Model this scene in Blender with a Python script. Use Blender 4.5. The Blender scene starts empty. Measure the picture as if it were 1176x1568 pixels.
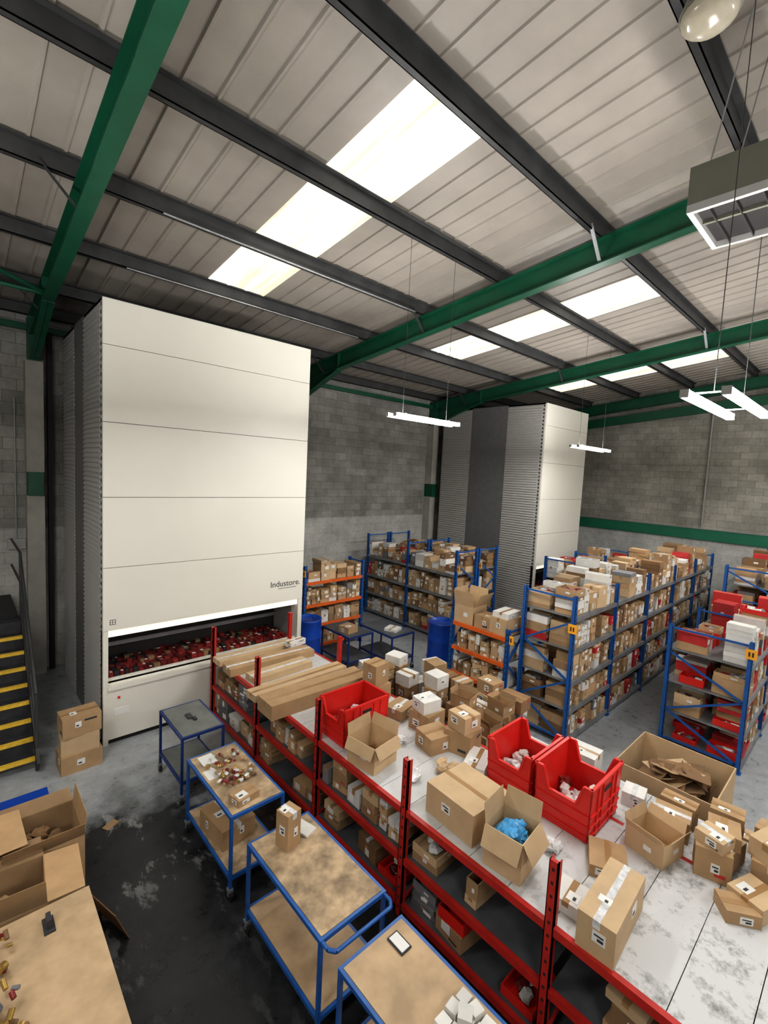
import bpy, math, random
from mathutils import Vector, Matrix

# ------------------------------------------------------------------ materials
MATS = {}
def new_mat(name):
    m = bpy.data.materials.new(name); m.use_nodes = True
    nt = m.node_tree; nt.nodes.clear()
    out = nt.nodes.new('ShaderNodeOutputMaterial')
    b = nt.nodes.new('ShaderNodeBsdfPrincipled')
    nt.links.new(b.outputs[0], out.inputs[0])
    MATS[name] = m
    return m, nt, b, out
def N(nt, t, **kw):
    n = nt.nodes.new(t)
    for k, v in kw.items(): setattr(n, k, v)
    return n
def math_n(nt, op, a, b=None, c=None):
    n = nt.nodes.new('ShaderNodeMath'); n.operation = op
    for i, v in enumerate((a, b, c)):
        if v is None: continue
        if isinstance(v, (int, float)): n.inputs[i].default_value = v
        else: nt.links.new(v, n.inputs[i])
    return n.outputs[0]
def maprange(nt, v, a, b, c, d):
    n = nt.nodes.new('ShaderNodeMapRange')
    nt.links.new(v, n.inputs[0])
    for i, x in enumerate((a, b, c, d)): n.inputs[i+1].default_value = x
    return n.outputs[0]
def noise(nt, vec, scale, detail=3, rough=.6):
    n = nt.nodes.new('ShaderNodeTexNoise')
    n.inputs['Scale'].default_value = scale; n.inputs['Detail'].default_value = detail
    n.inputs['Roughness'].default_value = rough
    if vec is not None: nt.links.new(vec, n.inputs['Vector'])
    return n.outputs['Fac']
def mixc(nt, f, a, b):
    n = nt.nodes.new('ShaderNodeMix'); n.data_type = 'RGBA'
    if isinstance(f, (int, float)): n.inputs[0].default_value = f
    else: nt.links.new(f, n.inputs[0])
    for i, v in ((6, a), (7, b)):
        if isinstance(v, tuple): n.inputs[i].default_value = (*v, 1)
        else: nt.links.new(v, n.inputs[i])
    return n.outputs[2]
def simple(name, col, rough=.6, metal=0, nz=0, nscale=6, isl=0, stretch=None, bump=0, emis=None, spec=.5):
    m, nt, b, out = new_mat(name)
    b.inputs['Roughness'].default_value = rough
    b.inputs['Metallic'].default_value = metal
    b.inputs['Specular IOR Level'].default_value = spec
    b.inputs['Base Color'].default_value = (*col, 1)
    if emis:
        b.inputs['Emission Color'].default_value = (*emis[0], 1)
        b.inputs['Emission Strength'].default_value = emis[1]
    if nz or isl:
        tc = N(nt, 'ShaderNodeTexCoord'); vec = tc.outputs['Object']
        if stretch:
            mp = N(nt, 'ShaderNodeMapping'); mp.inputs['Scale'].default_value = stretch
            nt.links.new(vec, mp.inputs[0]); vec = mp.outputs[0]
        v = maprange(nt, noise(nt, vec, nscale), .3, .7, 1-nz, 1+nz)
        if isl:
            g = N(nt, 'ShaderNodeNewGeometry')
            v = math_n(nt, 'MULTIPLY', v, maprange(nt, g.outputs['Random Per Island'], 0, 1, 1-isl, 1+isl))
        h = N(nt, 'ShaderNodeHueSaturation'); h.inputs['Color'].default_value = (*col, 1)
        nt.links.new(v, h.inputs['Value']); nt.links.new(h.outputs[0], b.inputs['Base Color'])
        if bump:
            bp = N(nt, 'ShaderNodeBump'); bp.inputs['Strength'].default_value = bump; bp.inputs['Distance'].default_value = .01
            nt.links.new(noise(nt, vec, nscale*2), bp.inputs['Height']); nt.links.new(bp.outputs[0], b.inputs['Normal'])
    return m

simple('cardboard', (.38, .25, .135), .75, nz=.1, nscale=5, isl=.32)
simple('cardboard_pale', (.50, .36, .215), .7, nz=.08, nscale=5, isl=.15)
simple('cardboard_dark', (.22, .13, .065), .85, nz=.1, isl=.2)
simple('white_carton', (.66, .65, .62), .6, nz=.06, isl=.15)
simple('grey_carton', (.17, .17, .18), .6, isl=.3)
simple('red_carton', (.45, .03, .03), .55, isl=.25, nz=.1)
simple('tape', (.34, .2, .09), .28, nz=.05)
simple('label_paper', (.74, .74, .72), .5)
simple('ink', (.04, .04, .045), .6)
simple('red_print', (.5, .04, .04), .6)
simple('red_paint', (.45, .024, .018), .42, nz=.15, nscale=9)
simple('red_plastic', (.62, .022, .016), .38, nz=.06, nscale=3)
simple('blue_paint', (.016, .10, .34), .42, nz=.15, nscale=9)
simple('navy_paint', (.012, .035, .16), .45, nz=.15, nscale=9)
simple('blue_plastic', (.008, .06, .36), .35, nz=.05)
simple('blue_wrap', (.08, .33, .62), .25, nz=.25, nscale=20)
simple('clear_wrap', (.62, .62, .63), .2, nz=.25, nscale=18)
simple('orange_paint', (.68, .13, .02), .45, nz=.12, nscale=9)
simple('green_steel', (.007, .085, .044), .42, nz=.12, nscale=3)
simple('green_band', (.015, .17, .095), .55, nz=.12, nscale=3)
simple('purlin_steel', (.05, .051, .053), .5, metal=.1, nz=.25, nscale=3)
simple('galv_steel', (.36, .37, .38), .42, metal=.6, nz=.15, nscale=4)
simple('shelf_steel', (.24, .25, .26), .45, metal=.3, nz=.2, nscale=4)
simple('dark_deck', (.085, .09, .10), .5, nz=.25, nscale=4)
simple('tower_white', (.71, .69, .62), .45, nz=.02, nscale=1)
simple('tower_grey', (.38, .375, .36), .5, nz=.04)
simple('tower_dark', (.15, .15, .15), .5, nz=.1)
simple('interior_dark', (.02, .018, .018), .7)
simple('black_rubber', (.012, .012, .013), .6)
simple('plywood', (.46, .33, .20), .6, nz=.22, nscale=3.5, bump=.05)
simple('plywood_worn', (.38, .28, .175), .6, nz=.5, nscale=6, bump=.1)
simple('grey_top', (.16, .17, .16), .5, nz=.15)
simple('pier_plaster', (.38, .365, .33), .85, nz=.15, nscale=2)
simple('white_masonry_paint', (.6, .59, .57), .85, nz=.08, nscale=2)
simple('yellow_nosing', (.75, .5, .06), .6, nz=.15, nscale=20)
simple('stair_tread', (.035, .035, .04), .7, nz=.3, nscale=10)
simple('heater_metal', (.15, .15, .12), .45, nz=.05)
simple('gold_bits', (.42, .28, .08), .3, metal=.6, isl=.3)
simple('red_bits', (.17, .018, .016), .35, isl=.6, nz=.25, nscale=30)
simple('lamp_glass', (.42, .38, .3), .2, nz=.1)
simple('tag_orange', (.9, .42, .03), .5)
simple('light_tube', (1, 1, 1), .4, emis=((1, .985, .955), 64))
simple('led_strip', (.9, .9, .8), .4, emis=((1, .97, .82), .35))

def worn_board():
    m, nt, b, out = new_mat('white_board')
    tc = N(nt, 'ShaderNodeTexCoord'); sp = N(nt, 'ShaderNodeSeparateXYZ'); nt.links.new(tc.outputs['Object'], sp.inputs[0])
    n1 = noise(nt, tc.outputs['Object'], 2.2, 5, .7); n2 = noise(nt, tc.outputs['Object'], 14, 5, .75)
    f = maprange(nt, math_n(nt, 'ADD', math_n(nt, 'MULTIPLY', n1, .6), math_n(nt, 'MULTIPLY', n2, .4)), .5, .61, 0, 1)
    # boards at the near, most used end are the most scuffed
    f = math_n(nt, 'MULTIPLY', f, maprange(nt, sp.outputs[1], .9, 2.2, .9, .22))
    c = mixc(nt, f, (.57, .575, .575), (.17, .17, .165))
    nt.links.new(c, b.inputs['Base Color']); b.inputs['Roughness'].default_value = .45
worn_board()

def floor_mat():
    m, nt, b, out = new_mat('painted_concrete_floor')
    tc = N(nt, 'ShaderNodeTexCoord'); P = tc.outputs['Object']
    sp = N(nt, 'ShaderNodeSeparateXYZ'); nt.links.new(P, sp.inputs[0])
    mp = N(nt, 'ShaderNodeMapping'); mp.inputs['Scale'].default_value = (1.5, .7, 1); mp.inputs['Rotation'].default_value = (0, 0, .5)
    nt.links.new(P, mp.inputs[0])
    n1 = noise(nt, P, 1.1, 5, .65); n2 = noise(nt, P, 5, 6, .75); n4 = noise(nt, mp.outputs[0], 2.0, 6, .72)
    base = mixc(nt, maprange(nt, n2, .35, .65, 0, 1), (.29, .31, .33), (.42, .44, .45))
    fy = maprange(nt, math_n(nt, 'ADD', sp.outputs[1], math_n(nt, 'MULTIPLY', n1, 2.4)), 6.95, 7.7, 1, 0)
    fx = maprange(nt, sp.outputs[0], 3.2, 4.2, 1, 0)
    dm = math_n(nt, 'MULTIPLY', fy, fx)
    dark = mixc(nt, maprange(nt, n2, .3, .7, 0, 1), (.012, .013, .015), (.034, .036, .04))
    scr = math_n(nt, 'MULTIPLY', maprange(nt, n4, .56, .61, 0, .9), maprange(nt, sp.outputs[1], 3.6, 6.0, .12, 1))
    dark = mixc(nt, scr, dark, (.28, .285, .28))
    c = mixc(nt, dm, base, dark)
    nt.links.new(c, b.inputs['Base Color'])
    nt.links.new(maprange(nt, n2, .3, .7, .2, .5), b.inputs['Roughness'])
floor_mat()

def block_mat(name, axis, up1, up2, lo, mortar_up):
    m, nt, b, out = new_mat(name)
    tc = N(nt, 'ShaderNodeTexCoord'); P = tc.outputs['Object']
    sp = N(nt, 'ShaderNodeSeparateXYZ'); nt.links.new(P, sp.inputs[0])
    cb = N(nt, 'ShaderNodeCombineXYZ')
    nt.links.new(sp.outputs[axis], cb.inputs[0]); nt.links.new(sp.outputs[2], cb.inputs[1])
    br = N(nt, 'ShaderNodeTexBrick')
    nt.links.new(cb.outputs[0], br.inputs['Vector'])
    br.inputs['Scale'].default_value = 1; br.inputs['Brick Width'].default_value = .45
    br.inputs['Row Height'].default_value = .225; br.inputs['Mortar Size'].default_value = .006
    br.inputs['Mortar Smooth'].default_value = .3
    br.inputs['Color1'].default_value = (*up1, 1); br.inputs['Color2'].default_value = (*up2, 1)
    br.inputs['Mortar'].default_value = (*mortar_up, 1)
    n2 = maprange(nt, noise(nt, P, .9, 5, .65), .3, .7, .68, 1.28)
    n3 = maprange(nt, noise(nt, P, 12, 3, .7), .3, .7, .9, 1.1)
    low = mixc(nt, maprange(nt, br.outputs['Fac'], 0, 1, 0, .35), lo, (.18, .18, .175))
    fz = maprange(nt, sp.outputs[2], 2.94, 2.96, 1, 0)
    c = mixc(nt, fz, br.outputs['Color'], low)
    h = N(nt, 'ShaderNodeHueSaturation'); nt.links.new(c, h.inputs['Color'])
    nt.links.new(math_n(nt, 'MULTIPLY', n2, n3), h.inputs['Value'])
    nt.links.new(h.outputs[0], b.inputs['Base Color'])
    b.inputs['Roughness'].default_value = .9
    bp = N(nt, 'ShaderNodeBump'); bp.inputs['Strength'].default_value = .5; bp.inputs['Distance'].default_value = .01
    bp.invert = True
    nt.links.new(br.outputs['Fac'], bp.inputs['Height']); nt.links.new(bp.outputs[0], b.inputs['Normal'])
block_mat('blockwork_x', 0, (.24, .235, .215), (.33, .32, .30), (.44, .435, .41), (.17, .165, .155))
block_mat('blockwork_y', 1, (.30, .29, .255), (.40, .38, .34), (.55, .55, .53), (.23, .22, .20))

def roof_mat():
    m, nt, b, out = new_mat('roof_lining')
    tc = N(nt, 'ShaderNodeTexCoord')
    n = maprange(nt, noise(nt, tc.outputs['Object'], .8, 5, .65), .3, .7, .86, 1.1)
    h = N(nt, 'ShaderNodeHueSaturation'); h.inputs['Color'].default_value = (.345, .312, .275, 1)
    nt.links.new(n, h.inputs['Value']); nt.links.new(h.outputs[0], b.inputs['Base Color'])
    b.inputs['Roughness'].default_value = .5
roof_mat()
def skylight_mat():
    m, nt, b, out = new_mat('skylight_grp')
    tc = N(nt, 'ShaderNodeTexCoord')
    mp = N(nt, 'ShaderNodeMapping'); mp.inputs['Scale'].default_value = (5.5, .35, 1)
    nt.links.new(tc.outputs['Object'], mp.inputs[0])
    n = noise(nt, mp.outputs[0], 1.2, 3, .5); n2 = noise(nt, tc.outputs['Object'], 2.5, 5, .7)
    c = mixc(nt, maprange(nt, n, .35, .65, 0, 1), (.86, .79, .58), (1.0, .99, .93))
    s = math_n(nt, 'MULTIPLY', maprange(nt, n, .35, .65, .58, 1.0), maprange(nt, n2, .3, .7, .86, 1.08))
    nt.links.new(c, b.inputs['Emission Color']); nt.links.new(s, b.inputs['Emission Strength'])
    b.inputs['Base Color'].default_value = (.25,.24,.2,1); b.inputs['Roughness'].default_value = .5
skylight_mat()

# ------------------------------------------------------------------ mesh builder
class MB:
    def __init__(s): s.v = []; s.f = []; s.m = []; s.names = []; s.sm = []; s.M = Matrix.Identity(4)
    def mi(s, n):
        if n not in s.names: s.names.append(n)
        return s.names.index(n)
    def add(s, vs, fs, mat, smooth=False):
        o = len(s.v); s.v += [tuple(s.M @ Vector(p)) for p in vs]
        k = s.mi(mat)
        for f in fs: s.f.append([o+i for i in f]); s.m.append(k); s.sm.append(smooth)
    def box(s, x0, y0, z0, x1, y1, z1, mat):
        vs = [(x0,y0,z0),(x1,y0,z0),(x1,y1,z0),(x0,y1,z0),(x0,y0,z1),(x1,y0,z1),(x1,y1,z1),(x0,y1,z1)]
        s.add(vs, [(0,3,2,1),(4,5,6,7),(0,1,5,4),(1,2,6,5),(2,3,7,6),(3,0,4,7)], mat)
    def beam(s, p0, p1, w, h, mat):
        p0 = Vector(p0); p1 = Vector(p1); d = (p1-p0).normalized()
        up = Vector((0,0,1)) if abs(d.z) < .99 else Vector((0,1,0))
        sd = d.cross(up).normalized(); u = sd.cross(d).normalized()
        vs = []
        for p in (p0, p1):
            for a, b in ((-1,-1),(1,-1),(1,1),(-1,1)): vs.append(tuple(p+sd*(a*w/2)+u*(b*h/2)))
        s.add(vs, [(0,1,2,3),(7,6,5,4),(0,4,5,1),(1,5,6,2),(2,6,7,3),(3,7,4,0)], mat)
    def cyl(s, p0, p1, r, mat, n=12, r1=None, caps=True):
        p0 = Vector(p0); p1 = Vector(p1); d = (p1-p0).normalized()
        up = Vector((0,0,1)) if abs(d.z) < .99 else Vector((0,1,0))
        sd = d.cross(up).normalized(); u = sd.cross(d).normalized()
        if r1 is None: r1 = r
        vs = []
        for p, rr in ((p0, r), (p1, r1)):
            for i in range(n):
                a = 2*math.pi*i/n; vs.append(tuple(p+sd*math.cos(a)*rr+u*math.sin(a)*rr))
        s.add(vs, [(i, (i+1)%n, n+(i+1)%n, n+i) for i in range(n)], mat, True)
        if caps: s.add(vs, [tuple(range(n))[::-1], tuple(range(n, 2*n))], mat)
    def path(s, pts, r, mat, n=8):
        for a, b in zip(pts[:-1], pts[1:]): s.cyl(a, b, r, mat, n)
    def blob(s, c, rx, ry, rz, mat, rng, amp=.25, seg=9, ring=6, smooth=False):
        vs = []; fs = []
        for j in range(ring+1):
            th = math.pi*j/ring
            for i in range(seg):
                ph = 2*math.pi*i/seg; k = 1+rng.uniform(-amp, amp)
                if j in (0, ring): k = 1
                vs.append((c[0]+rx*k*math.sin(th)*math.cos(ph), c[1]+ry*k*math.sin(th)*math.sin(ph), c[2]+rz*k*math.cos(th)))
        for j in range(ring):
            for i in range(seg): fs.append((j*seg+i, (j+1)*seg+i, (j+1)*seg+(i+1)%seg, j*seg+(i+1)%seg))
        s.add(vs, fs, mat, smooth)
    def carton(s, x, y, z, sx, sy, sz, rz=0, m='cardboard', faces=('-x','-y'), tape=True, label=True, print_=False, rng=random.Random(77)):
        M0 = s.M.copy(); s.M = s.M @ Matrix.Translation((x,y,z)) @ Matrix.Rotation(math.radians(rz), 4, 'Z')
        a, b = sx/2, sy/2; e = .0015
        s.box(-a,-b,0,a,b,sz,m)
        if tape:
            tw = .025; td = min(.06, sz*.4); tm = 'tape' if rng.random() < .75 else 'clear_wrap'
            if sx >= sy:
                s.box(-a-e,-tw,sz-td,a+e,tw,sz+e,tm)
            else: s.box(-tw,-b-e,sz-td,tw,b+e,sz+e,tm)
        pr = rng.random()
        if pr < .3:
            pm = 'ink' if pr < .22 else 'red_print'
            if '-x' in faces: s.box(-a-e, -b*.7, sz*.18, -a, -b*.1, sz*.3, pm)
            if '-y' in faces: s.box(a*.1, -b-e, sz*.7, a*.75, -b, sz*.8, pm)
        if label:
            for f in faces:
                q = rng.uniform(.4, 1.05); o = rng.uniform(-.4, .4); hq = rng.uniform(.4, .65)
                if rng.random() < .25: continue
                if f == '-x':
                    lw = min(.055, b*.55)*q; lh = min(.04, sz*.28); c = b*o; h = sz*hq
                    s.box(-a-2*e, c-lw, h-lh, -a, c+lw, h+lh, 'label_paper')
                    if print_: s.box(-a-3*e, c-lw*.7, h-lh*.6, -a, c+lw*.2, h-lh*.1, 'ink'); s.box(-a-3*e, c-lw*.7, h+lh*.2, -a, c+lw*.7, h+lh*.5, 'ink')
                elif f == '-y':
                    lw = min(.055, a*.55)*q; lh = min(.04, sz*.28); c = a*o; h = sz*hq
                    s.box(c-lw, -b-2*e, h-lh, c+lw, -b, h+lh, 'label_paper')
                    if print_: s.box(c-lw*.7, -b-3*e, h-lh*.6, c+lw*.2, -b, h-lh*.1, 'ink')
                elif f == '+z':
                    lw = min(.065, a*.5)*q; lh = min(.045, b*.5)
                    s.box(-a*.35-lw, b*o-lh, sz, -a*.35+lw, b*o+lh, sz+2.5*e, 'label_paper')
                    if print_: s.box(-a*.35-lw*.7, b*o-lh*.5, sz, -a*.35+lw*.1, b*o, sz+3.5*e, 'ink')
        s.M = M0
    def open_carton(s, x, y, z, sx, sy, sz, rz=0, m='cardboard_pale', flaps=(1,1,1,1), ang=(.6,.5,.7,.4), fl=None, t=.006, label=True):
        M0 = s.M.copy(); s.M = s.M @ Matrix.Translation((x,y,z)) @ Matrix.Rotation(math.radians(rz), 4, 'Z')
        a, b = sx/2, sy/2
        s.box(-a,-b,0,a,b,t,m)
        s.box(-a,-b,t,-a+t,b,sz,m); s.box(a-t,-b,t,a,b,sz,m); s.box(-a+t,-b,t,a-t,-b+t,sz,m); s.box(-a+t,b-t,t,a-t,b,sz,m)
        if fl is None: fl = min(sx, sy)*.45
        dirs = [((-1,0),b,a),((1,0),b,a),((0,-1),a,b),((0,1),a,b)]
        for k, (d, half, off) in enumerate(dirs):
            if not flaps[k]: continue
            A = ang[k]
            dx = math.sin(A)*fl; dz = math.cos(A)*fl
            px, py = d[0]*off, d[1]*off; tx, ty = (0,1) if d[0] else (1,0)
            p = [(px-tx*half, py-ty*half, sz), (px+tx*half, py+ty*half, sz),
                 (px+tx*half*.96+d[0]*dx, py+ty*half*.96+d[1]*dx, sz+dz), (px-tx*half*.96+d[0]*dx, py-ty*half*.96+d[1]*dx, sz+dz)]
            q = [(v[0]-d[0]*.004*math.cos(A), v[1]-d[1]*.004*math.cos(A), v[2]+.004*math.sin(A)) for v in p]
            s.add(p+q, [(0,1,2,3),(7,6,5,4),(0,4,5,1),(1,5,6,2),(2,6,7,3),(3,7,4,0)], m)
        if label:
            s.box(-a-.002,-b*.4,sz*.4,-a,b*.0,sz*.62,'label_paper')
            s.box(a*.0,-b-.002,sz*.4,a*.45,-b,sz*.6,'label_paper')
        s.M = M0
    def build(s, name, parent=None):
        me = bpy.data.meshes.new(name+'_mesh'); me.from_pydata(s.v, [], s.f)
        for n in s.names: me.materials.append(MATS[n])
        me.polygons.foreach_set('material_index', s.m); me.polygons.foreach_set('use_smooth', s.sm)
        me.update()
        ob = bpy.data.objects.new(name, me); bpy.context.scene.collection.objects.link(ob)
        if parent: ob.parent = parent
        return ob

RX0, RX1, RY0, RY1 = -5.0, 18.6, -6.0, 11.6
RIDGE = -1.5
def dz(y): return 7.6+.11*(8.32-y) if y >= RIDGE else 7.6+.11*(8.32-RIDGE)-.11*(RIDGE-y)

# ------------------------------------------------------------------ room shell
mb = MB(); mb.box(RX0-.2, RY0-.2, -.2, RX1+.2, RY1+.2, 0, 'painted_concrete_floor'); mb.build('floor')
def wall(name, x0,y0,x1,y1, mat, top=9.0):
    mb = MB(); mb.box(x0,y0,0,x1,y1,top,mat); return mb.build(name)
wall('wall_back', RX0-.2, RY1, RX1+.2, RY1+.2, 'blockwork_x', 7.5)
wall('wall_right', RX1, RY0, RX1+.2, RY1, 'blockwork_y')
wall('wall_left', RX0-.2, RY0, RX0, RY1, 'white_masonry_paint')
wall('wall_front', RX0-.2, RY0-.2, RX1+.2, RY0, 'white_masonry_paint')

mb = MB()
xs = []; x = RX0
while x < RX1:
    for o, z in ((0,0),(.285,0),(.297,-.022),(.322,-.022)): xs.append((x+o, z))
    x += .3333
xs.append((RX1+.1, 0))
ys = [RY1+.1, 8.32, 3.17, RIDGE, RY0-.1]
strips = [(-2.6,-1.46),(3.23,4.37),(9.05,10.22),(14.87,16.04)]
vs = []
for yy in ys:
    for (xx, z) in xs: vs.append((xx, yy, dz(yy)+z))
n = len(xs); fr = []; fs_ = []
for j in range(len(ys)-1):
    for i in range(n-1):
        cx = (xs[i][0]+xs[i+1][0])/2
        f = (j*n+i, j*n+i+1, (j+1)*n+i+1, (j+1)*n+i)
        (fs_ if (j == 1 and any(a < cx < b for a, b in strips)) else fr).append(f)
mb.add(vs, fr, 'roof_lining')
k = mb.mi('skylight_grp')
for f in fs_: mb.f.append(list(f)); mb.m.append(k); mb.sm.append(False)
mb.build('ceiling')

mb = MB()
for y in (11.3, 10.02, 8.32, 6.6, 4.88, 3.17, 1.45, -.25):
    zt = dz(y)-.035; zb = zt-.2
    mb.box(RX0, y-.005, zb, RX1, y+.005, zt, 'purlin_steel')
    mb.box(RX0, y-.005, zb, RX1, y+.07, zb+.012, 'purlin_steel')
    mb.box(RX0, y-.07, zt-.012, RX1, y+.005, zt, 'purlin_steel')
    mb.box(RX0, y+.06, zb, RX1, y+.07, zb+.03, 'purlin_steel')
mb.build('roof_purlins')
mb = MB()
for y in (8.32, 6.6):
    mb.cyl((2.0, y-.06, dz(y)-.26), (6.6, y-.06, dz(y)-.26), .014, 'galv_steel', 6)
mb.build('cable_conduit')

FR = [1.15, 6.98, 12.8, 18.4]
for fx in FR:
    mb = MB(); D = .37
    def zr(y): return dz(y)-.235
    y0, y1 = 11.45, RIDGE
    for (w, a, b) in ((.17, 0, .016), (.012, .016, D-.016), (.17, D-.016, D)):
        vs = []
        for yy in (y0, y1):
            for xx, dd in ((-w/2, a), (w/2, a), (w/2, b), (-w/2, b)): vs.append((fx+xx, yy, zr(yy)-dd))
        mb.add(vs, [(0,1,2,3),(7,6,5,4),(0,4,5,1),(1,5,6,2),(2,6,7,3),(3,7,4,0)], 'green_steel')
    if fx < 18:
        ya, yb = 11.45, 9.4; hd = .5
        for (w, top) in ((.012, 1), (.17, 0)):
            vs = []
            for yy, d1 in ((ya, D+hd), (yb, D+.02)):
                za, zb = (zr(yy)-D+.02, zr(yy)-d1) if top else (zr(yy)-d1+.016, zr(yy)-d1)
                vs += [(fx-w/2,yy,za),(fx+w/2,yy,za),(fx+w/2,yy,zb),(fx-w/2,yy,zb)]
            mb.add(vs, [(0,1,2,3),(7,6,5,4),(0,4,5,1),(1,5,6,2),(2,6,7,3),(3,7,4,0)], 'green_steel')
        mb.box(fx-.085, 9.39, zr(9.4)-D, fx+.085, 9.405, zr(9.4), 'green_steel')
        for y in (10.02, 6.6, 3.17):
            mb.beam((fx-.03, y, zr(y)-D+.02), (fx-.42, y, zr(y)+.06), .05, .012, 'shelf_steel' if y < 4 and fx > 2 else 'purlin_steel')
    mb.build('roof_rafter')
mb = MB()
for fx in FR:
    mb.beam((fx, RIDGE, dz(RIDGE)-.42), (fx, RY0+.05, dz(RY0)-.42), .17, .36, 'green_steel')
mb.build('rear_roof_rafter')
for fx in FR[:3]:
    mb = MB()
    mb.box(fx-.14, 11.28, 0, fx+.14, 11.6, 3.62, 'pier_plaster')
    mb.box(fx-.12, 11.22, 3.62, fx+.12, 11.6, 4.08, 'green_steel')
    mb.box(fx-.14, 11.28, 4.08, fx+.14, 11.6, 6.2, 'pier_plaster')
    mb.box(fx-.09, 11.25, 6.2, fx+.09, 11.6, dz(11.4)-.24, 'green_steel')
    mb.box(fx+.22, 11.42, 0, fx+.3, 11.6, 6.8, 'interior_dark')
    mb.build('frame_column')
mb = MB(); mb.box(RX0, 11.42, 6.78, RX1, 11.5, 6.9, 'green_steel'); mb.build('eaves_beam')
mb = MB(); mb.box(18.5, RY0, 2.68, 18.6, 11.6, 3.04, 'green_band'); mb.box(18.47, RY0, 3.04, 18.6, 11.6, 3.06, 'galv_steel'); mb.build('trim_1')
mb = MB(); mb.beam((18.35, 11.4, 6.35), (18.35, 0, 7.5), .12, .3, 'green_steel'); mb.build('gable_beam')
mb = MB()
mb.cyl((1.15, 9.3, 6.95), (-4.6, 9.3, 6.95), .035, 'green_steel', 8)
mb.cyl((1.15, 9.3, 6.95), (-4.6, 5.2, 7.4), .035, 'green_steel', 8)
mb.build('wind_bracing')
mb = MB(); mb.box(.72, 11.5, 2.55, 1.0, 11.59, 2.75, 'tower_grey'); mb.cyl((.86,11.57,2.75),(.86,11.57,5.5),.012,'galv_steel',6); mb.build('electrical_box')
mb = MB(); mb.box(18.52, 4.2, 3.1, 18.58, 4.24, 7.0, 'tower_grey'); mb.build('wall_conduit')

# ------------------------------------------------------------------ lift towers
def tower(x0, x1, y0, y1, h, joints, mid0, mid1, text, seed):
    rng = random.Random(seed); mb = MB()
    zo1 = 1.70
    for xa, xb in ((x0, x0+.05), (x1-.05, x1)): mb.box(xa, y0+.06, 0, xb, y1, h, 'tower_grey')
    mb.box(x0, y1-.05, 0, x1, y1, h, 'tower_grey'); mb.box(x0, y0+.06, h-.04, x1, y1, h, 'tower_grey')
    for a, b in zip(joints[:-1], joints[1:]):
        mb.box(x0, y0, a+.004, x1, y0+.05, b-.004, 'tower_white')
    mb.box(x0+.01, y0+.03, joints[0], x1-.01, y0+.07, h, 'interior_dark')
    mb.box(x0, y0, 0, x0+.07, y0+.25, joints[0], 'tower_white'); mb.box(x1-.09, y0, 0, x1, y0+.25, joints[0], 'tower_white')
    mb.box(x0+.07, y0+.04, zo1, x1-.09, y0+.1, joints[0], 'led_strip')
    mb.box(x0+.07, y0+.01, .08, x1-.09, y0+.06, .86, 'tower_white'); mb.box(x0+.07, y0-.02, .87, x1-.09, y0+.12, .93, 'tower_white')
    mb.box(x0+.07, y0+.05, 0, x1-.09, y0+.08, .08, 'interior_dark')
    mb.box(x0+.07, y0+.08, .96, x1-.09, y0+.95, .99, 'galv_steel')
    mb.box(x0+.07, y0+.08, .93, x1-.09, y0+.12, 1.03, 'tower_white')
    mb.box(x0+.05, y0+1.0, 0, x1-.05, y0+1.04, 2.6, 'interior_dark'); mb.box(x0+.05, y0+.08, 2.2, x1-.05, y0+1.0, 2.24, 'interior_dark')
    mb.box(x0+.05, y0+.9, 1.25, x1-.05, y0+.95, 1.32, 'galv_steel')
    x = x0+.12
    while x < x1-.25:
        w = rng.uniform(.05, .1); y = y0+.16
        while y < y0+.85:
            d = rng.uniform(.06, .11); hh = rng.uniform(.04, .11)
            mb.box(x, y, .99, x+w, y+d, .99+hh, rng.choice(['red_bits']*7+['cardboard_dark','interior_dark','interior_dark']))
            if rng.random() < .12: mb.box(x+w*.2, y+d*.2, .99+hh, x+w*.8, y+d*.6, .993+hh, 'label_paper')
            y += d+.012
        x += w+.01
    nl = int(h/.075)
    for ya, yb in ((y0+.14, mid0), (mid1, y1-.03)):
        for i in range(nl):
            z = .06+i*.075
            if z+.05 > h: break
            for side in (-1, 1):
                X = x0 if side < 0 else x1
                mb.add([(X, ya, z), (X, yb, z), (X+side*.022, yb, z+.012), (X+side*.022, ya, z+.012), (X, ya, z+.06), (X, yb, z+.06)],
                       [(0,1,2,3),(3,2,5,4),(0,3,4),(1,5,2)], 'tower_grey')
    mb.box(x0-.006, mid0+.01, .02, x0, mid1-.01, h, 'tower_dark')
    for i in range(int(h/.11)):
        z = .2+i*.11
        if z < h-.1: mb.box(x0-.004, y0+.075, z, x0, y0+.115, z+.055, 'interior_dark')
    if text:
        mb.box(x0+.09, y0-.002, 1.9, x0+.17, y0, 1.98, 'ink'); mb.box(x0+.098, y0-.003, 1.908, x0+.162, y0, 1.972, 'tower_white')
        mb.box(x0+.125, y0-.004, 1.9, x0+.132, y0, 1.98, 'ink'); mb.box(x0+.09, y0-.004, 1.937, x0+.17, y0, 1.943, 'ink')
        mb.box(x0+.2, y0-.012, .72, x0+.23, y0+.01, .75, 'red_plastic')
        mb.box(x0+.15, y0+.005, .45, x0+.36, y0+.01, .56, 'label_paper')
    ob = mb.build('vertical_lift_storage_tower')
    if text:
        cu = bpy.data.curves.new('lettering_curve', 'FONT'); cu.body = 'Industore.'; cu.size = .16; cu.extrude = .001
        t = bpy.data.objects.new('lettering', cu); bpy.context.scene.collection.objects.link(t)
        cu.materials.append(MATS['ink'])
        t.location = (x1-.72, y0-.003, 2.12); t.rotation_euler = (math.pi/2, 0, 0); t.parent = ob
        u = MB(); u.box(x1-.55, y0-.003, 2.075, x1-.15, y0, 2.083, 'ink'); u.build('lettering_underline', ob)
    return ob
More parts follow.
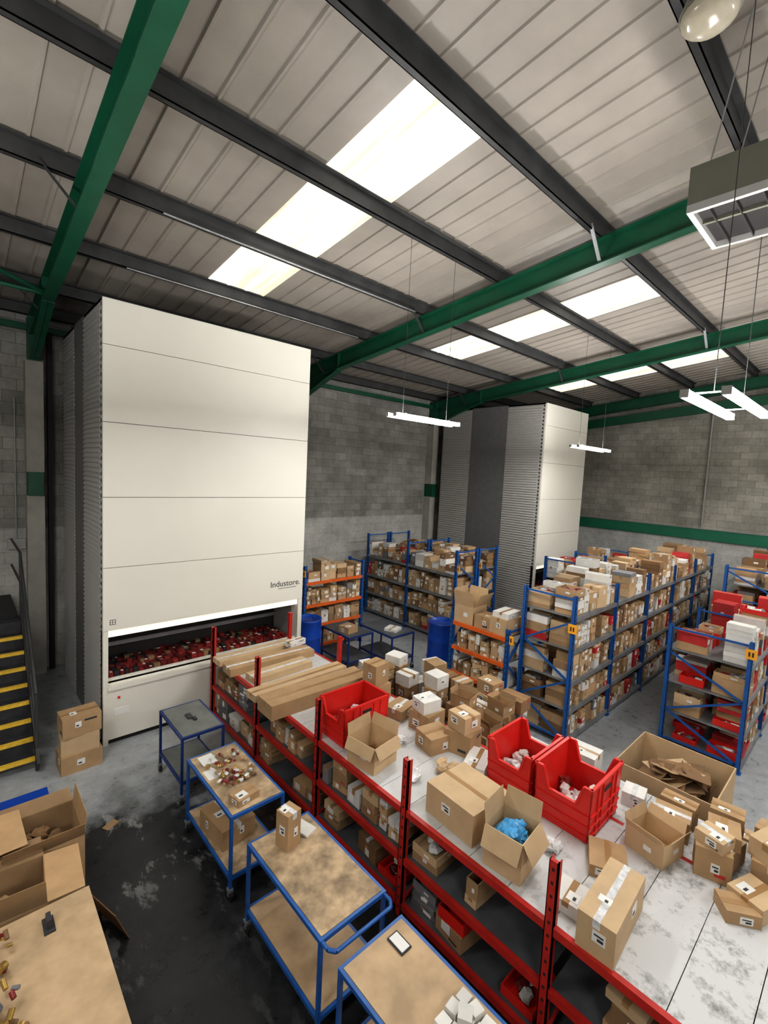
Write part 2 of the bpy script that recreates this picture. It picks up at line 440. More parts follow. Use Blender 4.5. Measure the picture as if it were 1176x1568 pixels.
tower(1.58, 5.07, 7.78, 11.05, 6.69, [1.81, 2.78, 3.84, 4.94, 6.04, 6.69], 9.1, 9.9, True, 1)
tower(12.83, 15.57, 7.05, 11.0, 6.69, [1.81, 2.78, 3.84, 4.94, 6.04, 6.69], 8.35, 9.75, False, 2)

# ------------------------------------------------------------------ racking
PAL = ['cardboard']*10+['cardboard_pale']*4+['white_carton']*4+['cardboard_dark']*2+['grey_carton']
def fill(mb, T, l0, l1, d0, d1, z, clear, rng, axis, wr=(.1,.3), dens=.97, pal=PAL, lo=.65, opn=.12):
    l = l0+rng.uniform(0, .03)
    fc = '-y' if axis == 'x' else '-x'
    while l < l1-.09:
        w = min(rng.uniform(*wr), l1-l-.005)
        dep = min(rng.uniform(.28, .48), d1-d0)
        if rng.random() < dens:
            top = clear*rng.uniform(lo, 1.0); zz = 0; m = rng.choice(pal); hh = rng.uniform(.05, .2)
            off = rng.uniform(0, .05)
            same = rng.random() < .45
            while True:
                if not same: m = rng.choice(pal); hh = rng.uniform(.05, .2)
                if zz+hh > top:
                    hh = top-zz
                    if hh < .05: break
                a, b = T(l+w/2, d0+dep/2+off); k = rng.uniform(.82, .98)
                sx, sy = (w*k, dep) if axis == 'x' else (dep, w*k)
                if m == 'red_plastic' or (rng.random() < opn and zz+hh > top*.6):
                    h2 = min(hh, .2)
                    mb.open_carton(a, b, z+zz, sx, sy, max(h2,.08), 0, m, (0,0,0,0), label=m != 'red_plastic', t=.01)
                    for q in range(4): mb.blob((a+rng.uniform(-.25,.25)*sx, b+rng.uniform(-.25,.25)*sy, z+zz+max(h2,.08)*.7), sx*.2, sy*.2, .035, rng.choice(['clear_wrap','red_bits','white_carton','grey_carton']), rng, .3, 6, 4)
                    break
                mb.carton(a, b, z+zz, sx, sy, hh, rng.uniform(-7, 7), m, (fc,), tape=rng.random() < .5, label=rng.random() < .65)
                zz += hh+.002
                if zz >= top-.05: break
        l += w+rng.uniform(0, .015)
def rack(name, x0, y0, axis, posts, depth, H, levels, pc, bc, deck, seed, toploads=True, toph=.5, wr=(.1,.3), dens=.97, tags=True, beam_h=.07, two=True, pal=PAL):
    rng = random.Random(seed); mb = MB(); ct = MB()
    T = (lambda l, d: (x0+l, y0+d)) if axis == 'x' else (lambda l, d: (x0+d, y0+l))
    def bx(l0, d0, z0, l1, d1, z1, m):
        a = T(l0, d0); b = T(l1, d1); mb.box(min(a[0],b[0]), min(a[1],b[1]), z0, max(a[0],b[0]), max(a[1],b[1]), z1, m)
    def P(l, d, z): a = T(l, d); return (a[0], a[1], z)
    for l in posts:
        for d in (0, depth-.06):
            bx(l-.035, d, 0, l+.035, d+.006, H, pc); bx(l-.035, d, 0, l-.029, d+.06, H, pc); bx(l+.029, d, 0, l+.035, d+.06, H, pc)
            bx(l-.06, d-.02, 0, l+.06, d+.08, .008, pc)
            z = .15
            while z < H-.05:
                bx(l-.012, d-.001, z, l+.012, d+.002, z+.03, 'interior_dark'); z += .1
        z = .12; up = True
        mb.beam(P(l, .05, .12), P(l, depth-.05, .12), .03, .03, pc)
        while z+.5 < H:
            mb.beam(P(l, .05 if up else depth-.05, z), P(l, depth-.05 if up else .05, z+.5), .03, .03, pc); z += .5; up = not up
        mb.beam(P(l, .05, H-.06), P(l, depth-.05, H-.06), .03, .03, pc)
    for a, b in zip(posts[:-1], posts[1:]):
        for i, z in enumerate(levels):
            bx(a+.035, 0, z-beam_h, b-.035, .04, z, bc); bx(a+.035, depth-.04, z-beam_h, b-.035, depth, z, bc)
            bx(a+.03, .04, z-.025, b-.03, depth-.04, z-.003, deck)
            clear = (levels[i+1]-z-beam_h-.03) if i+1 < len(levels) else toph
            last = i+1 == len(levels)
            if last and not toploads: continue
            W = (wr[0]*1.5, wr[1]*1.35) if last else wr
            L = .35 if last else .65
            fill(ct, T, a+.05, b-.05, .02, min(.48, depth-.04), z, clear, rng, axis, W, dens, pal, L)
            if two and depth > .7: fill(ct, T, a+.05, b-.05, max(.52, depth*.5+.02), depth-.03, z, clear, rng, axis, W, dens, pal, L)
    if tags:
        a = T(posts[0]-.05, .02); zt = 1.95 if H > 2.3 else H-.25
        mb.box(a[0]-.01, a[1]-.07, zt, a[0]+.01, a[1]+.07, zt+.15, 'tag_orange')
        mb.box(a[0]-.012, a[1]-.035, zt+.04, a[0]-.009, a[1]-.01, zt+.11, 'ink'); mb.box(a[0]-.012, a[1]+.01, zt+.04, a[0]-.009, a[1]+.035, zt+.11, 'ink')
    ob = mb.build(name); ct.build('stored_cartons', ob)
    return ob
A_posts = [i*1.72 for i in range(6)]
rack('pallet_racking', 7.37, 3.26, 'x', A_posts, .95, 2.56, [.12, .62, 1.1, 1.65, 2.2], 'blue_paint', 'shelf_steel', 'shelf_steel', 11, toph=.7, pal=PAL+['red_carton'])
rack('pallet_racking', 8.9, 1.18, 'x', [0, 1.75, 3.5], 1.15, 2.1, [.12, .6, 1.12, 1.68], 'blue_paint', 'shelf_steel', 'shelf_steel', 12, toph=.66, pal=PAL+['red_carton']*4+['red_plastic']*4)
rack('pallet_racking', 12.55, 1.18, 'x', [0, 1.75, 3.5, 5.2], 1.15, 2.75, [.12, .65, 1.2, 1.75, 2.35], 'blue_paint', 'shelf_steel', 'shelf_steel', 19, toph=.6, pal=PAL+['red_carton']*2)
rack('shelving_bay', 7.09, 4.32, 'y', [0, 1.25], .62, 1.76, [.15, .62, 1.12, 1.6], 'blue_paint', 'orange_paint', 'shelf_steel', 13, toploads=False, dens=1)
rack('pallet_racking', 9.45, 7.4, 'y', [0, 1.75, 3.5], .9, 2.5, [.15, .7, 1.25, 1.85], 'blue_paint', 'shelf_steel', 'shelf_steel', 14, toph=.5, pal=PAL+['red_carton','white_carton','white_carton'])
rack('pallet_racking', 10.4, 7.4, 'y', [0, 1.75, 3.5], .9, 2.5, [.15, .7, 1.25, 1.9], 'blue_paint', 'shelf_steel', 'shelf_steel', 15, toph=.5)
rack('shelving_bay', 5.95, 9.0, 'x', [0, 1.75], .6, 2.15, [.2, .7, 1.2, 1.75], 'blue_paint', 'orange_paint', 'shelf_steel', 16, toph=.5)
rack('pallet_racking', 11.6, 5.2, 'x', [0, 1.75, 3.5], .9, 2.4, [.15, .7, 1.25, 1.85], 'blue_paint', 'shelf_steel', 'shelf_steel', 17, toph=.65, pal=PAL+['red_carton'])

def red_rack():
    rng = random.Random(5); mb = MB(); ct = MB()
    X0, X1 = 3.2, 4.7; ys = [7.6, 6.02, 4.45, 2.94, 1.41, -.12]
    TOP = 1.12
    for i, y in enumerate(ys):
        mb.box(X0-.03, y-.035, 0, X0+.0, y+.035, 1.63, 'red_paint'); mb.box(X0-.03, y-.035, 0, X0+.035, y-.028, 1.63, 'red_paint'); mb.box(X0-.03, y+.028, 0, X0+.035, y+.035, 1.63, 'red_paint')
        for q in range(15): mb.box(X0-.0315, y-.01, .08+q*.105, X0-.029, y+.01, .105+q*.105, 'interior_dark')
        hb = 1.63 if i < 2 else TOP-.01
        mb.box(X1-.03, y-.03, 0, X1+.03, y+.03, hb, 'red_paint')
        z = .12; up = 1
        while z < .9:
            mb.beam((X0+.03, y, z if up else z+.45), (X1-.03, y, z+.45 if up else z), .025, .025, 'red_paint'); z += .45; up = 1-up
    levels = [.14, .62, TOP]
    for a, b in zip(ys[1:], ys[:-1]):
        for k, z in enumerate(levels):
            mb.box(X0-.025, a+.035, z-.065, X0+.02, b-.035, z, 'red_paint'); mb.box(X1-.02, a+.035, z-.065, X1+.025, b-.035, z, 'red_paint')
            if k == 2:
                w = (b-a)/4
                for j in range(4):
                    mb.box(X0+.02, a+j*w+.003, z-.022, X1-.02 if a > 2.5 else 5.4, a+(j+1)*w-.003, z-.002, 'white_board')
            else: mb.box(X0+.02, a+.03, z-.02, X1-.02, b-.03, z-.004, 'dark_deck')
    for y in (2.9, 1.41, -.12): mb.box(5.33, y-.03, 0, 5.39, y+.03, TOP-.025, 'red_paint')
    mb.box(5.36, -.1, TOP-.1, 5.4, 2.9, TOP-.025, 'red_paint')
    T = lambda l, d: (X0+d, l)
    for a, b in zip(ys[1:], ys[:-1]):
        dn = .66 if b < 3.2 else .93
        fill(ct, T, a+.06, b-.06, .03, .5, .62, .38, rng, 'y', (.12, .32), dn, PAL+['red_plastic'], .45)
        fill(ct, T, a+.06, b-.06, .6, 1.05, .62, .36, rng, 'y', (.16, .36), .85, PAL, .5)
        fill(ct, T, a+.06, b-.06, .03, .5, .14, .36, rng, 'y', (.18, .4), .88, PAL+['red_plastic']*5, .5)
    ob = mb.build('red_racking'); ct.build('stored_cartons', ob)
red_rack()

# ------------------------------------------------------------------ red crates
def tote(x, y, z, sx, sy, h, rz=0, cut='-y', seed=0, wrap='clear_wrap'):
    rng = random.Random(seed); mb = MB()
    mb.M = Matrix.Translation((x, y, z)) @ Matrix.Rotation(math.radians(rz), 4, 'Z')
    a, b = sx/2, sy/2; t = .012; m = 'red_plastic'
    mb.box(-a+.02, -b+.02, 0, a-.02, b-.02, .015, m)
    def side(d, low):
        half = b if d[0] else a; off = a if d[0] else b
        prof = [(-half, 0), (half, 0), (half, h), (half*.72, h), (half*.5, h*.62), (-half*.5, h*.62), (-half*.72, h), (-half, h)] if low else [(-half, 0), (half, 0), (half, h), (-half, h)]
        def pt(u, zz, o):
            k = .94+.06*zz/h
            return (d[0]*(off*k-o)+(0 if d[0] else u*k), d[1]*(off*k-o)+(u*k if d[0] else 0), zz)
        vs = [pt(u, zz, 0) for u, zz in prof]+[pt(u, zz, t) for u, zz in prof]; n = len(prof)
        lf = [(0,1,4,5),(1,2,3,4),(0,5,6,7)] if low else [(0,1,2,3)]
        fs = list(lf)+[tuple(i+n for i in f[::-1]) for f in lf]+[(i, (i+1)%n, n+(i+1)%n, n+i) for i in range(n)]
        mb.add(vs, fs, m)
        for i in range(2, n-1) if low else [2]:
            p = pt(*prof[i], t/2); q = pt(*prof[(i+1)%n], t/2)
            mb.beam(p, q, .03, .022, m)
        for zz in (h*.12, h*.3, h*.5):
            mb.beam(pt(-half*.97, zz, -.006), pt(half*.97, zz, -.006), .014, .012, m)
        if not low:
            mb.beam(pt(-.07, h*.8, -.002), pt(.07, h*.8, -.002), .012, .035, 'interior_dark')
            for u in (-half*.6, -half*.3, half*.3, half*.6): mb.beam(pt(u, .02, -.006), pt(u, h*.95, -.006), .012, .012, m)
    for nme, d in (('-x', (-1,0)), ('+x', (1,0)), ('-y', (0,-1)), ('+y', (0,1))): side(d, nme in cut)
    for i in range(34):
        mb.blob((rng.uniform(-a*.75, a*.75), rng.uniform(-b*.7, b*.7), rng.uniform(.06, h*.42)), .06, .055, .04, rng.choice([wrap, wrap, 'red_bits', 'white_carton']), rng, .35, 7, 5)
    return mb.build('red_plastic_crate')
TOP = 1.12
tote(3.66, 4.33, TOP, .72, .5, .46, 0, ('-x',), 1)
tote(4.5, 2.42, TOP, .66, .52, .50, 0, ('-x','+x'), 2)
tote(4.5, 1.83, TOP, .7, .56, .52, 0, ('-x','+x'), 3)

# ------------------------------------------------------------------ individual cartons
def C(x0, x1, y0, y1, z, h, rz=0, m='cardboard', faces=('-x','-y','+z'), tape=True, label=True):
    mb = MB(); mb.carton((x0+x1)/2, (y0+y1)/2, z, x1-x0, y1-y0, h, rz, m, faces, tape, label, True); return mb.build('cardboard_box')
def O(x0, x1, y0, y1, z, h, rz=0, m='cardboard_pale', ang=(.6,.5,.7,.4), fl=None, content=None, flaps=(1,1,1,1), seed=1):
    mb = MB(); cx, cy = (x0+x1)/2, (y0+y1)/2
    mb.open_carton(cx, cy, z, x1-x0, y1-y0, h, rz, m, flaps, ang, fl)
    rng = random.Random(seed)
    if content:
        for i in range(22):
            mb.blob((cx+rng.uniform(-.28,.28)*(x1-x0), cy+rng.uniform(-.28,.28)*(y1-y0), z+h*rng.uniform(.4,.85)), .07, .06, .05, content, rng, .35, 8, 5)
    return mb.build('open_cardboard_box')
C(3.1, 4.55, 7.12, 7.38, TOP, .09, 1, 'cardboard_pale', ())
C(3.08, 4.6, 6.62, 6.92, TOP, .12, -2, 'cardboard', ())
C(3.25, 4.3, 6.2, 6.5, TOP, .1, 3, 'cardboard_pale', ())
C(3.0, 4.65, 5.72, 5.98, TOP, .10, 2, 'cardboard_pale', ())
C(2.95, 4.6, 5.12, 5.52, TOP, .2, -1, 'cardboard', ('-x',))
C(4.3, 4.65, 6.95, 7.1, TOP+.1, .1, 10, 'white_carton')
O(3.24, 3.64, 3.52, 3.92, TOP, .3, 8, ang=(2.7, .25, 2.6, .2), fl=.13)
C(4.05, 4.4, 3.3, 3.62, TOP, .2, -12)
C(3.32, 3.86, 2.2, 2.78, TOP, .3, -3, 'cardboard_pale')
O(3.27, 3.62, 1.74, 2.08, TOP, .36, 6, ang=(2.7, .2, 2.6, .15), fl=.17, content='blue_wrap')
C(3.2, 3.86, .98, 1.24, TOP, .27, 3, 'cardboard_pale')
C(3.9, 4.25, 1.2, 1.5, TOP, .1, 25, 'cardboard')
C(3.35, 3.6, 1.28, 1.5, TOP, .1, 5, 'white_carton')
C(4.1, 4.5, 2.75, 3.0, TOP, .12, 20, 'white_carton')
O(4.42, 4.76, .98, 1.32, TOP, .2, -12, ang=(.5,.4,.6,.3), fl=.09)
for (x, y, z, sx, sy, h, r, m) in [
    (4.98,1.12,TOP,.22,.3,.2,8,'cardboard'), (4.72,.74,TOP,.22,.26,.26,15,'cardboard'), (4.98,.72,TOP,.28,.26,.18,-10,'cardboard_pale'),
    (4.98,.72,TOP+.182,.26,.24,.12,12,'cardboard'), (4.6,.42,TOP,.3,.26,.13,-20,'cardboard_pale'), (5.0,.38,TOP,.32,.26,.22,5,'cardboard'),
    (4.4,.5,TOP,.2,.24,.1,35,'cardboard'), (5.12,1.5,TOP,.22,.2,.14,10,'white_carton'), (4.98,.38,TOP+.222,.26,.24,.16,-18,'cardboard_pale'),
    (5.2,1.12,TOP,.16,.3,.22,0,'cardboard'), (4.72,.74,TOP+.262,.2,.22,.1,-14,'cardboard_pale'), (5.28,.75,TOP,.2,.26,.3,6,'cardboard'), (5.28,.4,TOP,.2,.26,.3,-6,'cardboard')]:
    C(x-sx/2, x+sx/2, y-sy/2, y+sy/2, z, h, r, m)
def pallet_stack(x0, x1, y0, y1, ztop, seed, mix=PAL, lo=.72):
    rng = random.Random(seed); mb = MB()
    for i in range(7):
        yy = y0+(y1-y0)*(i+.1)/7; mb.box(x0, yy, .12, x1, yy+(y1-y0)*.11, .14, 'plywood')
    for xx in (x0, (x0+x1)/2-.05, x1-.1): mb.box(xx, y0, 0, xx+.1, y1, .12, 'plywood')
    nx = max(2, int((x1-x0)/.3)); ny = max(2, int((y1-y0)/.28)); sx = (x1-x0)/nx; sy = (y1-y0)/ny
    for i in range(nx):
        for j in range(ny):
            z = .142; top = ztop*rng.uniform(lo, 1.08)
            while z < top-.08:
                h = rng.uniform(.09, .27); w = sx*rng.uniform(.7, .97); d = sy*rng.uniform(.7, .97)
                if z+h > top-.05 and rng.random() < .25:
                    mb.open_carton(x0+sx*(i+.5), y0+sy*(j+.5), z, w*.9, d*.9, .16, rng.uniform(-15,15), rng.choice(['cardboard','cardboard_pale']), (1,1,1,1), (rng.uniform(.2,1.6),.3,rng.uniform(.2,1.6),.3), .07); break
                mb.carton(x0+sx*(i+.5), y0+sy*(j+.5), z, w, d, h, rng.uniform(-14, 14), rng.choice(mix), ('-x','-y','+z'), rng.random() < .7, rng.random() < .6, True); z += h+.002
    return mb.build('palletised_cartons')
pallet_stack(5.0, 5.95, 3.15, 3.95, 1.5, 21)
pallet_stack(5.05, 6.0, 4.15, 5.05, 1.42, 22, PAL+['white_carton']*2, .6)
pallet_stack(5.1, 6.0, 5.3, 6.1, 1.15, 23, PAL, .6)
C(4.3, 4.62, 3.05, 3.4, TOP, .26, 12, 'cardboard'); C(4.33, 4.6, 3.08, 3.36, TOP+.262, .2, -6, 'cardboard_pale')
C(4.3, 4.65, 3.66, 3.98, TOP, .24, 4, 'cardboard'); C(4.32, 4.6, 3.7, 3.95, TOP+.242, .16, -10, 'white_carton')
C(4.32, 4.66, 4.7, 5.0, TOP, .22, -6, 'cardboard'); C(4.34, 4.62, 4.72, 4.98, TOP+.222, .3, 5, 'cardboard'); C(4.25, 4.6, 4.12, 4.4, TOP, .14, 12, 'cardboard')
O(7.13, 7.6, 5.12, 5.55, 1.602, .34, 3, ang=(.25,.1,.5,.1), fl=.3)
C(7.14, 7.5, 4.75, 5.08, 1.602, .24, 4); C(7.13, 7.62, 4.36, 4.72, 1.602, .3, -3, 'cardboard_pale'); C(7.16, 7.6, 4.38, 4.7, 1.904, .1, 3, 'white_carton')
# crumpled packing paper and plastic bags on the top shelf
mb = MB(); rng = random.Random(31)
for (x, y, m) in [(3.95,3.1,'cardboard_pale'),(4.0,2.98,'cardboard_pale'),(3.6,3.2,'clear_wrap'),(3.95,3.75,'clear_wrap'),(4.05,5.0,'clear_wrap'),(3.75,1.95,'clear_wrap'),(3.85,1.75,'clear_wrap')]:
    for i in range(3): mb.blob((x+rng.uniform(-.04,.04), y+rng.uniform(-.04,.04), TOP+.05), .08, .06, .045, m, rng, .3, 8, 5)
mb.build('crumpled_packaging')

def waste_box():
    rng = random.Random(9); mb = MB()
    mb.open_carton(6.47, 1.48, .14, 1.05, 1.04, .86, 0, 'cardboard_pale', (0,0,0,0), t=.014)
    for i in range(3): mb.box(5.95, .98+i*.45, 0, 7.0, 1.08+i*.45, .13, 'plywood')
    for i in range(44):
        c = Vector((6.47+rng.uniform(-.2,.2), 1.48+rng.uniform(-.2,.2), .5+i*.0105))
        M = Matrix.Translation(c) @ Matrix.Rotation(rng.uniform(-.5,.5), 4, 'X') @ Matrix.Rotation(rng.uniform(-.35,.35), 4, 'Y') @ Matrix.Rotation(rng.uniform(-.6, .6), 4, 'Z')
        mb.M = M; w = rng.uniform(.18,.3); d = rng.uniform(.04,.2); mb.box(-w,-d,0,w,d,.006, rng.choice(['cardboard','cardboard_pale','cardboard_dark','cardboard_dark','cardboard']))
    mb.M = Matrix.Identity(4)
    mb.build('pallet_box_of_flattened_cardboard')
waste_box()
C(5.72, 5.9, .55, .9, 0, .95, 4, 'cardboard_pale')
C(5.55, 5.85, 2.1, 2.5, 0, 1.1, 4, 'white_carton')

C(.98, 1.48, 7.35, 7.72, 0, .26, 2); C(1.0, 1.46, 7.37, 7.71, .262, .26, -3, 'cardboard_pale'); C(1.0, 1.47, 7.36, 7.71, .524, .27, 3)
O(.22, .86, 5.0, 5.62, 0, .74, 0, 'cardboard', (.2,.1,.5,1.4), fl=.2, content='cardboard_dark', seed=4)
O(-.15, .5, 4.32, 4.9, 0, .80, -4, 'cardboard', (1.5,1.6,.3,1.55), fl=.26, content='cardboard')
O(-.5, .15, 5.0, 5.6, 0, .86, 2, 'cardboard', (1.5,1.6,1.2,1.55), fl=.26, content='cardboard')
mb = MB(); mb.box(.2, 5.95, 0, .72, 6.55, .02, 'blue_plastic')
for a in ((.2,5.95,.22,6.55),(.7,5.95,.72,6.55),(.22,5.95,.7,5.97),(.22,6.53,.7,6.55)): mb.box(a[0],a[1],.02,a[2],a[3],.4,'blue_plastic')
mb.box(.18, 5.93, .38, .74, 6.57, .41, 'blue_plastic'); mb.box(.36,6.1,.41,.56,6.3,.415,'label_paper'); mb.build('blue_plastic_box')
mb = MB(); mb.M = Matrix.Translation((1.02,4.6,.0)) @ Matrix.Rotation(.3,4,'Z') @ Matrix.Rotation(1.2,4,'Y'); mb.box(-.35,-.25,0,0,.25,.008,'cardboard_dark')
mb.M = Matrix.Translation((1.25,5.9,.001)) @ Matrix.Rotation(.5,4,'Z'); mb.box(0,0,0,.16,.1,.006,'cardboard'); mb.build('cardboard_scrap')

mb = MB()
mb.box(-.9, 2.2, .87, .74, 4.15, .9, 'plywood')
for x in (-.82, .62):
    for y in (2.3, 4.02): mb.box(x, y, 0, x+.06, y+.06, .87, 'navy_paint')
mb.box(-.85, 2.25, .82, .7, 4.1, .87, 'navy_paint'); mb.box(-.8,2.3,.25,.66,4.05,.28,'plywood')
mb.build('plywood_workbench')
rng = random.Random(3)
mb = MB()
for i in range(90):
    p = Vector((rng.uniform(-.1,.22), rng.uniform(3.2,4.0), rng.uniform(.93,1.0))); q = p+Vector((rng.uniform(-.06,.06), rng.uniform(-.06,.06), rng.uniform(-.005,.03)))
    mb.cyl(p, q, rng.uniform(.012,.024), rng.choice(['gold_bits','red_bits','gold_bits','cardboard_dark','grey_carton']), 10)
mb.build('pile_of_brass_fittings')
mb = MB(); mb.box(.43, 3.9, .915, .46, 3.99, .98, 'ink'); mb.box(.41,3.87,.9,.48,4.02,.915,'ink'); mb.build('hand_scanner')

# ------------------------------------------------------------------ trolleys
def trolley(x0, x1, y0, y1, zt, zl, m, top, handle=True, bottom='plywood_worn', name='table_trolley'):
    mb = MB(); t = .03; wh = .13
    for x in (x0, x1-t):
        for y in (y0, y1-t):
            mb.box(x, y, wh, x+t, y+t, zt, m)
            cx, cy = x+t/2, y+t/2
            mb.box(cx-.025, cy-.03, wh-.03, cx+.025, cy+.03, wh, 'galv_steel')
            mb.box(cx-.022, cy-.015, .05, cx-.017, cy+.015, wh-.03, 'galv_steel'); mb.box(cx+.017, cy-.015, .05, cx+.022, cy+.015, wh-.03, 'galv_steel')
            mb.cyl((cx-.015, cy, .052), (cx+.015, cy, .052), .052, 'black_rubber', 14)
    for z in (zt, zl):
        mb.box(x0+t, y0, z-.035, x1-t, y0+.025, z, m); mb.box(x0+t, y1-.025, z-.035, x1-t, y1, z, m)
        mb.box(x0, y0+t, z-.035, x0+.025, y1-t, z, m); mb.box(x1-.025, y0+t, z-.035, x1, y1-t, z, m)
        b = top if z == zt else bottom
        mb.box(x0+.028, y0+.028, z-.012, x1-.028, y1-.028, z+.004, b)
    if handle:
        yh = y0-.12
        hp = [(xx, yy, zt-.02) for xx, yy in [(x0+.02, y0), (x0+.02, yh+.05), (x0+.06, yh), (x1-.06, yh), (x1-.02, yh+.05), (x1-.02, y0)]]
        mb.path(hp, .016, m)
    return mb.build(name)
trolley(2.05, 2.62, 5.8, 6.68, .9, .3, 'navy_paint', 'grey_top', False, 'grey_top')
trolley(1.95, 2.56, 4.13, 5.34, .9, .25, 'blue_paint', 'plywood_worn', False, 'plywood_worn')
trolley(1.93, 2.6, 2.55, 3.74, .9, .25, 'blue_paint', 'plywood_worn', True, 'plywood')
trolley(1.92, 2.55, 1.1, 2.32, .9, .25, 'blue_paint', 'plywood', False, 'plywood')
trolley(6.9, 7.6, 7.0, 8.1, .85, .3, 'navy_paint', 'dark_deck', False, 'dark_deck')
trolley(6.1, 6.8, 7.5, 8.5, .85, .3, 'navy_paint', 'dark_deck', False, 'dark_deck')
mb = MB(); mb.box(2.28, 6.2, .905, 2.35, 6.34, .92, 'ink'); mb.box(2.33, 6.12, .905, 2.37, 6.2, .93, 'ink'); mb.build('barcode_scanner')
rng = random.Random(8)
mb = MB()
for i in range(70):
    x = rng.uniform(2.05, 2.48); y = rng.uniform(4.55, 5.15); m = rng.choice(['red_bits','clear_wrap','white_carton','gold_bits','cardboard','red_bits','cardboard_dark'])
    mb.blob((x, y, .927+rng.uniform(0,.02)), rng.uniform(.015,.035), rng.uniform(.015,.035), .016, m, rng, .3, 6, 4)
mb.box(2.05, 5.08, .905, 2.22, 5.28, .907, 'label_paper'); mb.box(2.0, 4.8, .905, 2.13, 4.98, .908, 'label_paper')
mb.build('pile_of_small_parts')
C(2.05, 2.3, 4.22, 4.4, .905, .07, 10); C(2.0, 2.4, 4.5, 5.0, .256, .22, 6)
C(2.14, 2.3, 3.42, 3.58, .905, .34, 12); C(2.36, 2.5, 3.45, 3.65, .905, .02, 15, 'white_carton', (), False, False)
mb = MB(); mb.box(2.32, 2.08, .905, 2.42, 2.24, .918, 'ink'); mb.box(2.33, 2.09, .918, 2.41, 2.23, .92, 'label_paper'); mb.build('tablet')
mb = MB()
for i in range(9):
    mb.carton(2.22+.1*(i%3)+rng.uniform(-.01,.01), 1.4+.1*(i//3), .905, .085, .08, .055+.02*(i%2), rng.uniform(-20,20), 'white_carton', (), False, False)
mb.carton(2.3, 1.5, .985, .1, .09, .06, 30, 'white_carton', (), False, False)
mb.build('small_white_boxes')
C(6.2, 6.5, 7.7, 8.0, .855, .14, 8); C(7.1, 7.4, 7.2, 7.5, .855, .06, 20, 'white_carton')

def drum(x, y, z, r, h):
    mb = MB(); n = 24
    prof = [(r*.9,0),(r,.02),(r,h*.3),(r*1.03,h*.32),(r*1.03,h*.34),(r,h*.36),(r,h*.64),(r*1.03,h*.66),(r*1.03,h*.68),(r,h*.7),(r,h-.04),(r*1.02,h-.03),(r*1.02,h),(r*.92,h),(r*.92,h-.02),(0.001,h-.02)]
    vs = []; fs = []
    for (rr, zz) in prof:
        for i in range(n): vs.append((x+rr*math.cos(2*math.pi*i/n), y+rr*math.sin(2*math.pi*i/n), z+zz))
    for j in range(len(prof)-1):
        for i in range(n): fs.append((j*n+i, j*n+(i+1)%n, (j+1)*n+(i+1)%n, (j+1)*n+i))
    mb.add(vs, fs, 'blue_plastic', True); mb.cyl((x+.15, y, z+h-.02), (x+.15, y, z+h+.01), .03, 'blue_plastic', 10)
    mb.build('blue_drum')
drum(7.87, 6.44, 0, .30, 1.2); drum(5.55, 8.25, 0, .29, 1.2)

# ------------------------------------------------------------------ stairs
mb = MB(); sx0, sx1 = -.35, .74; y = 7.74; g = .212; r = .187; ns = 9
for i in range(ns):
    z = (i+1)*r; yy = y+i*g
    mb.box(sx0, yy, z-.03, sx1, yy+g+.02, z, 'stair_tread')
    if i < ns-1: mb.box(sx0, yy-.012, z-.04, sx1, yy+.05, z+.004, 'yellow_nosing')
    if i < ns-1: mb.box(sx0, yy+g, z-.03, sx1, yy+g+.01, z+r-.03, 'stair_tread')
yt = y+ns*g; zt = ns*r
mb.box(sx0-1.2, yt, zt-.04, sx1, 11.4, zt, 'stair_tread')
for X in (sx0-.02, sx1+.02):
    mb.beam((X, y-.12, .0+.1), (X, yt, zt+.02), .03, .22, 'purlin_steel')
    for i in range(0, ns+1, 3): mb.cyl((X, y+i*g, i*r), (X, y+i*g, i*r+1.1), .02, 'purlin_steel', 8)
    for hgt in (.6, 1.1): mb.cyl((X, y, hgt), (X, yt, zt+hgt), .02, 'purlin_steel', 8)
for hgt in (.6, 1.1): mb.cyl((sx1+.02, yt, zt+hgt), (sx1+.02, 11.3, zt+hgt), .02, 'purlin_steel', 8)
mb.box(sx1-.05, yt+.1, 0, sx1, yt+.15, zt, 'purlin_steel'); mb.box(sx0, yt+.1, 0, sx0+.05, yt+.15, zt, 'purlin_steel')
mb.build('metal_staircase')

# ------------------------------------------------------------------ lights
def tube_light(x0, y, z, L=1.5, o_=.115):
    mb = MB()
    for o in (-o_, o_):
        mb.box(x0+.02, y+o-.028, z-.028, x0+L-.02, y+o+.028, z+.024, 'light_tube')
        mb.box(x0, y+o-.03, z-.03, x0+.02, y+o+.03, z+.03, 'tower_grey'); mb.box(x0+L-.02, y+o-.03, z-.03, x0+L, y+o+.03, z+.03, 'tower_grey')
    for xx in (x0+.25, x0+L-.25):
        mb.box(xx-.01, y-o_, z+.03, xx+.01, y+o_, z+.04, 'shelf_steel')
        mb.cyl((xx, y, z+.04), (xx, y, dz(y)-.03), .0035, 'purlin_steel', 5)
    return mb.build('hanging_fluorescent_light')
for (x, y, z) in [(4.7,5.05,5.26),(4.0,.98,5.1),(-1.6,4.6,5.2),(-3.4,1.0,5.2),(10.5,.5,5.2),(14.5,.3,5.2),(0,-2,5.2),(6,-3,5.2),(12,-3.5,5.2)]:  # first two are in view; the others are added unseen to brighten the room
    tube_light(x, y, z, 1.5, .13 if (x, y) == (4.0, .98) else .08)
tube_light(10.54, 5.05, 5.24, 1.8, .09)

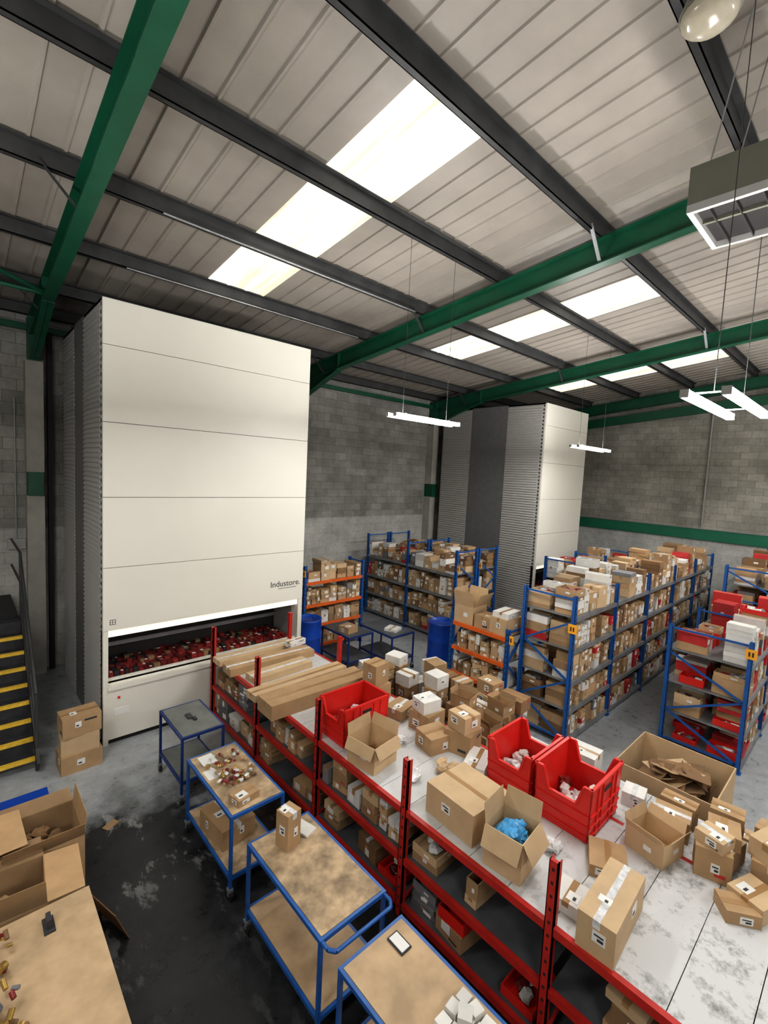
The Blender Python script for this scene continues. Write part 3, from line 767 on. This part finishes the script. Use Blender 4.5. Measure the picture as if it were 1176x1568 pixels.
mb = MB()
x0, x1, y0, y1, z0, z1 = 4.38, 5.19, .2, 1.33, 6.6, 6.95
mb.box(x0, y0, z0+.06, x1, y1, z1, 'heater_metal')
mb.box(x0+.03, y0+.03, z0+.05, x1-.03, y1-.03, z0+.06, 'interior_dark')
for a in ((x0,y0,x0+.04,y1),(x1-.04,y0,x1,y1),(x0+.04,y0,x1-.04,y0+.04),(x0+.04,y1-.04,x1-.04,y1)): mb.box(a[0],a[1],z0,a[2],a[3],z0+.06,'tower_grey')
for i in range(6):
    yy = y0+.14+i*.17; mb.box(x0+.04, yy-.004, z0+.01, x1-.04, yy+.004, z0+.05, 'interior_dark')
mb.box(x0+.3, y0+.04, z0+.02, x0+.33, y1-.04, z0+.05, 'heater_metal')
for (xx, yy) in ((x0+.1, y0+.1), (x0+.1, y1-.1), (x1-.1, y0+.1), (x1-.1, y1-.1)): mb.cyl((xx, yy, z1), (xx+.05, 1.0, dz(1.0)-.03), .006, 'galv_steel', 6)
mb.build('suspended_air_unit')
mb = MB()
lx, ly = 3.5, 1.04; zt = dz(ly)-.03
mb.cyl((lx, ly, zt), (lx, ly, 7.75), .012, 'galv_steel', 8); mb.cyl((lx, ly, 7.75), (lx, ly, 7.52), .08, 'heater_metal', 16, .1); mb.cyl((lx, ly, 7.52), (lx, ly, 7.34), .1, 'heater_metal', 20, .17)
mb.blob((lx, ly, 7.33), .16, .16, .09, 'lamp_glass', random.Random(1), 0, 20, 8, True)
mb.build('high_bay_lamp')

# ------------------------------------------------------------------ world, camera
w = bpy.data.worlds.new('world'); bpy.context.scene.world = w; w.use_nodes = True
w.node_tree.nodes['Background'].inputs[0].default_value = (.6,.65,.7,1); w.node_tree.nodes['Background'].inputs[1].default_value = .3
ax = Vector((.7363,.0202,-.6764)).normalized(); az = Vector((.0496,.9953,.0837)); az = (az-ax*az.dot(ax)).normalized(); ay = az.cross(ax)
cam = bpy.data.cameras.new('camera'); co = bpy.data.objects.new('camera', cam); bpy.context.scene.collection.objects.link(co)
M = Matrix((ax, ay, az)).to_4x4(); M.translation = Vector((0,0,4.4)); co.matrix_world = M
cam.sensor_fit = 'VERTICAL'; cam.sensor_height = 24; cam.lens = 24*1005/2212; cam.clip_start = .05
bpy.context.scene.camera = co
vs_ = bpy.context.scene.view_settings
vs_.view_transform = 'Standard'; vs_.exposure = .62
try: vs_.look = 'Medium High Contrast'
except Exception: pass
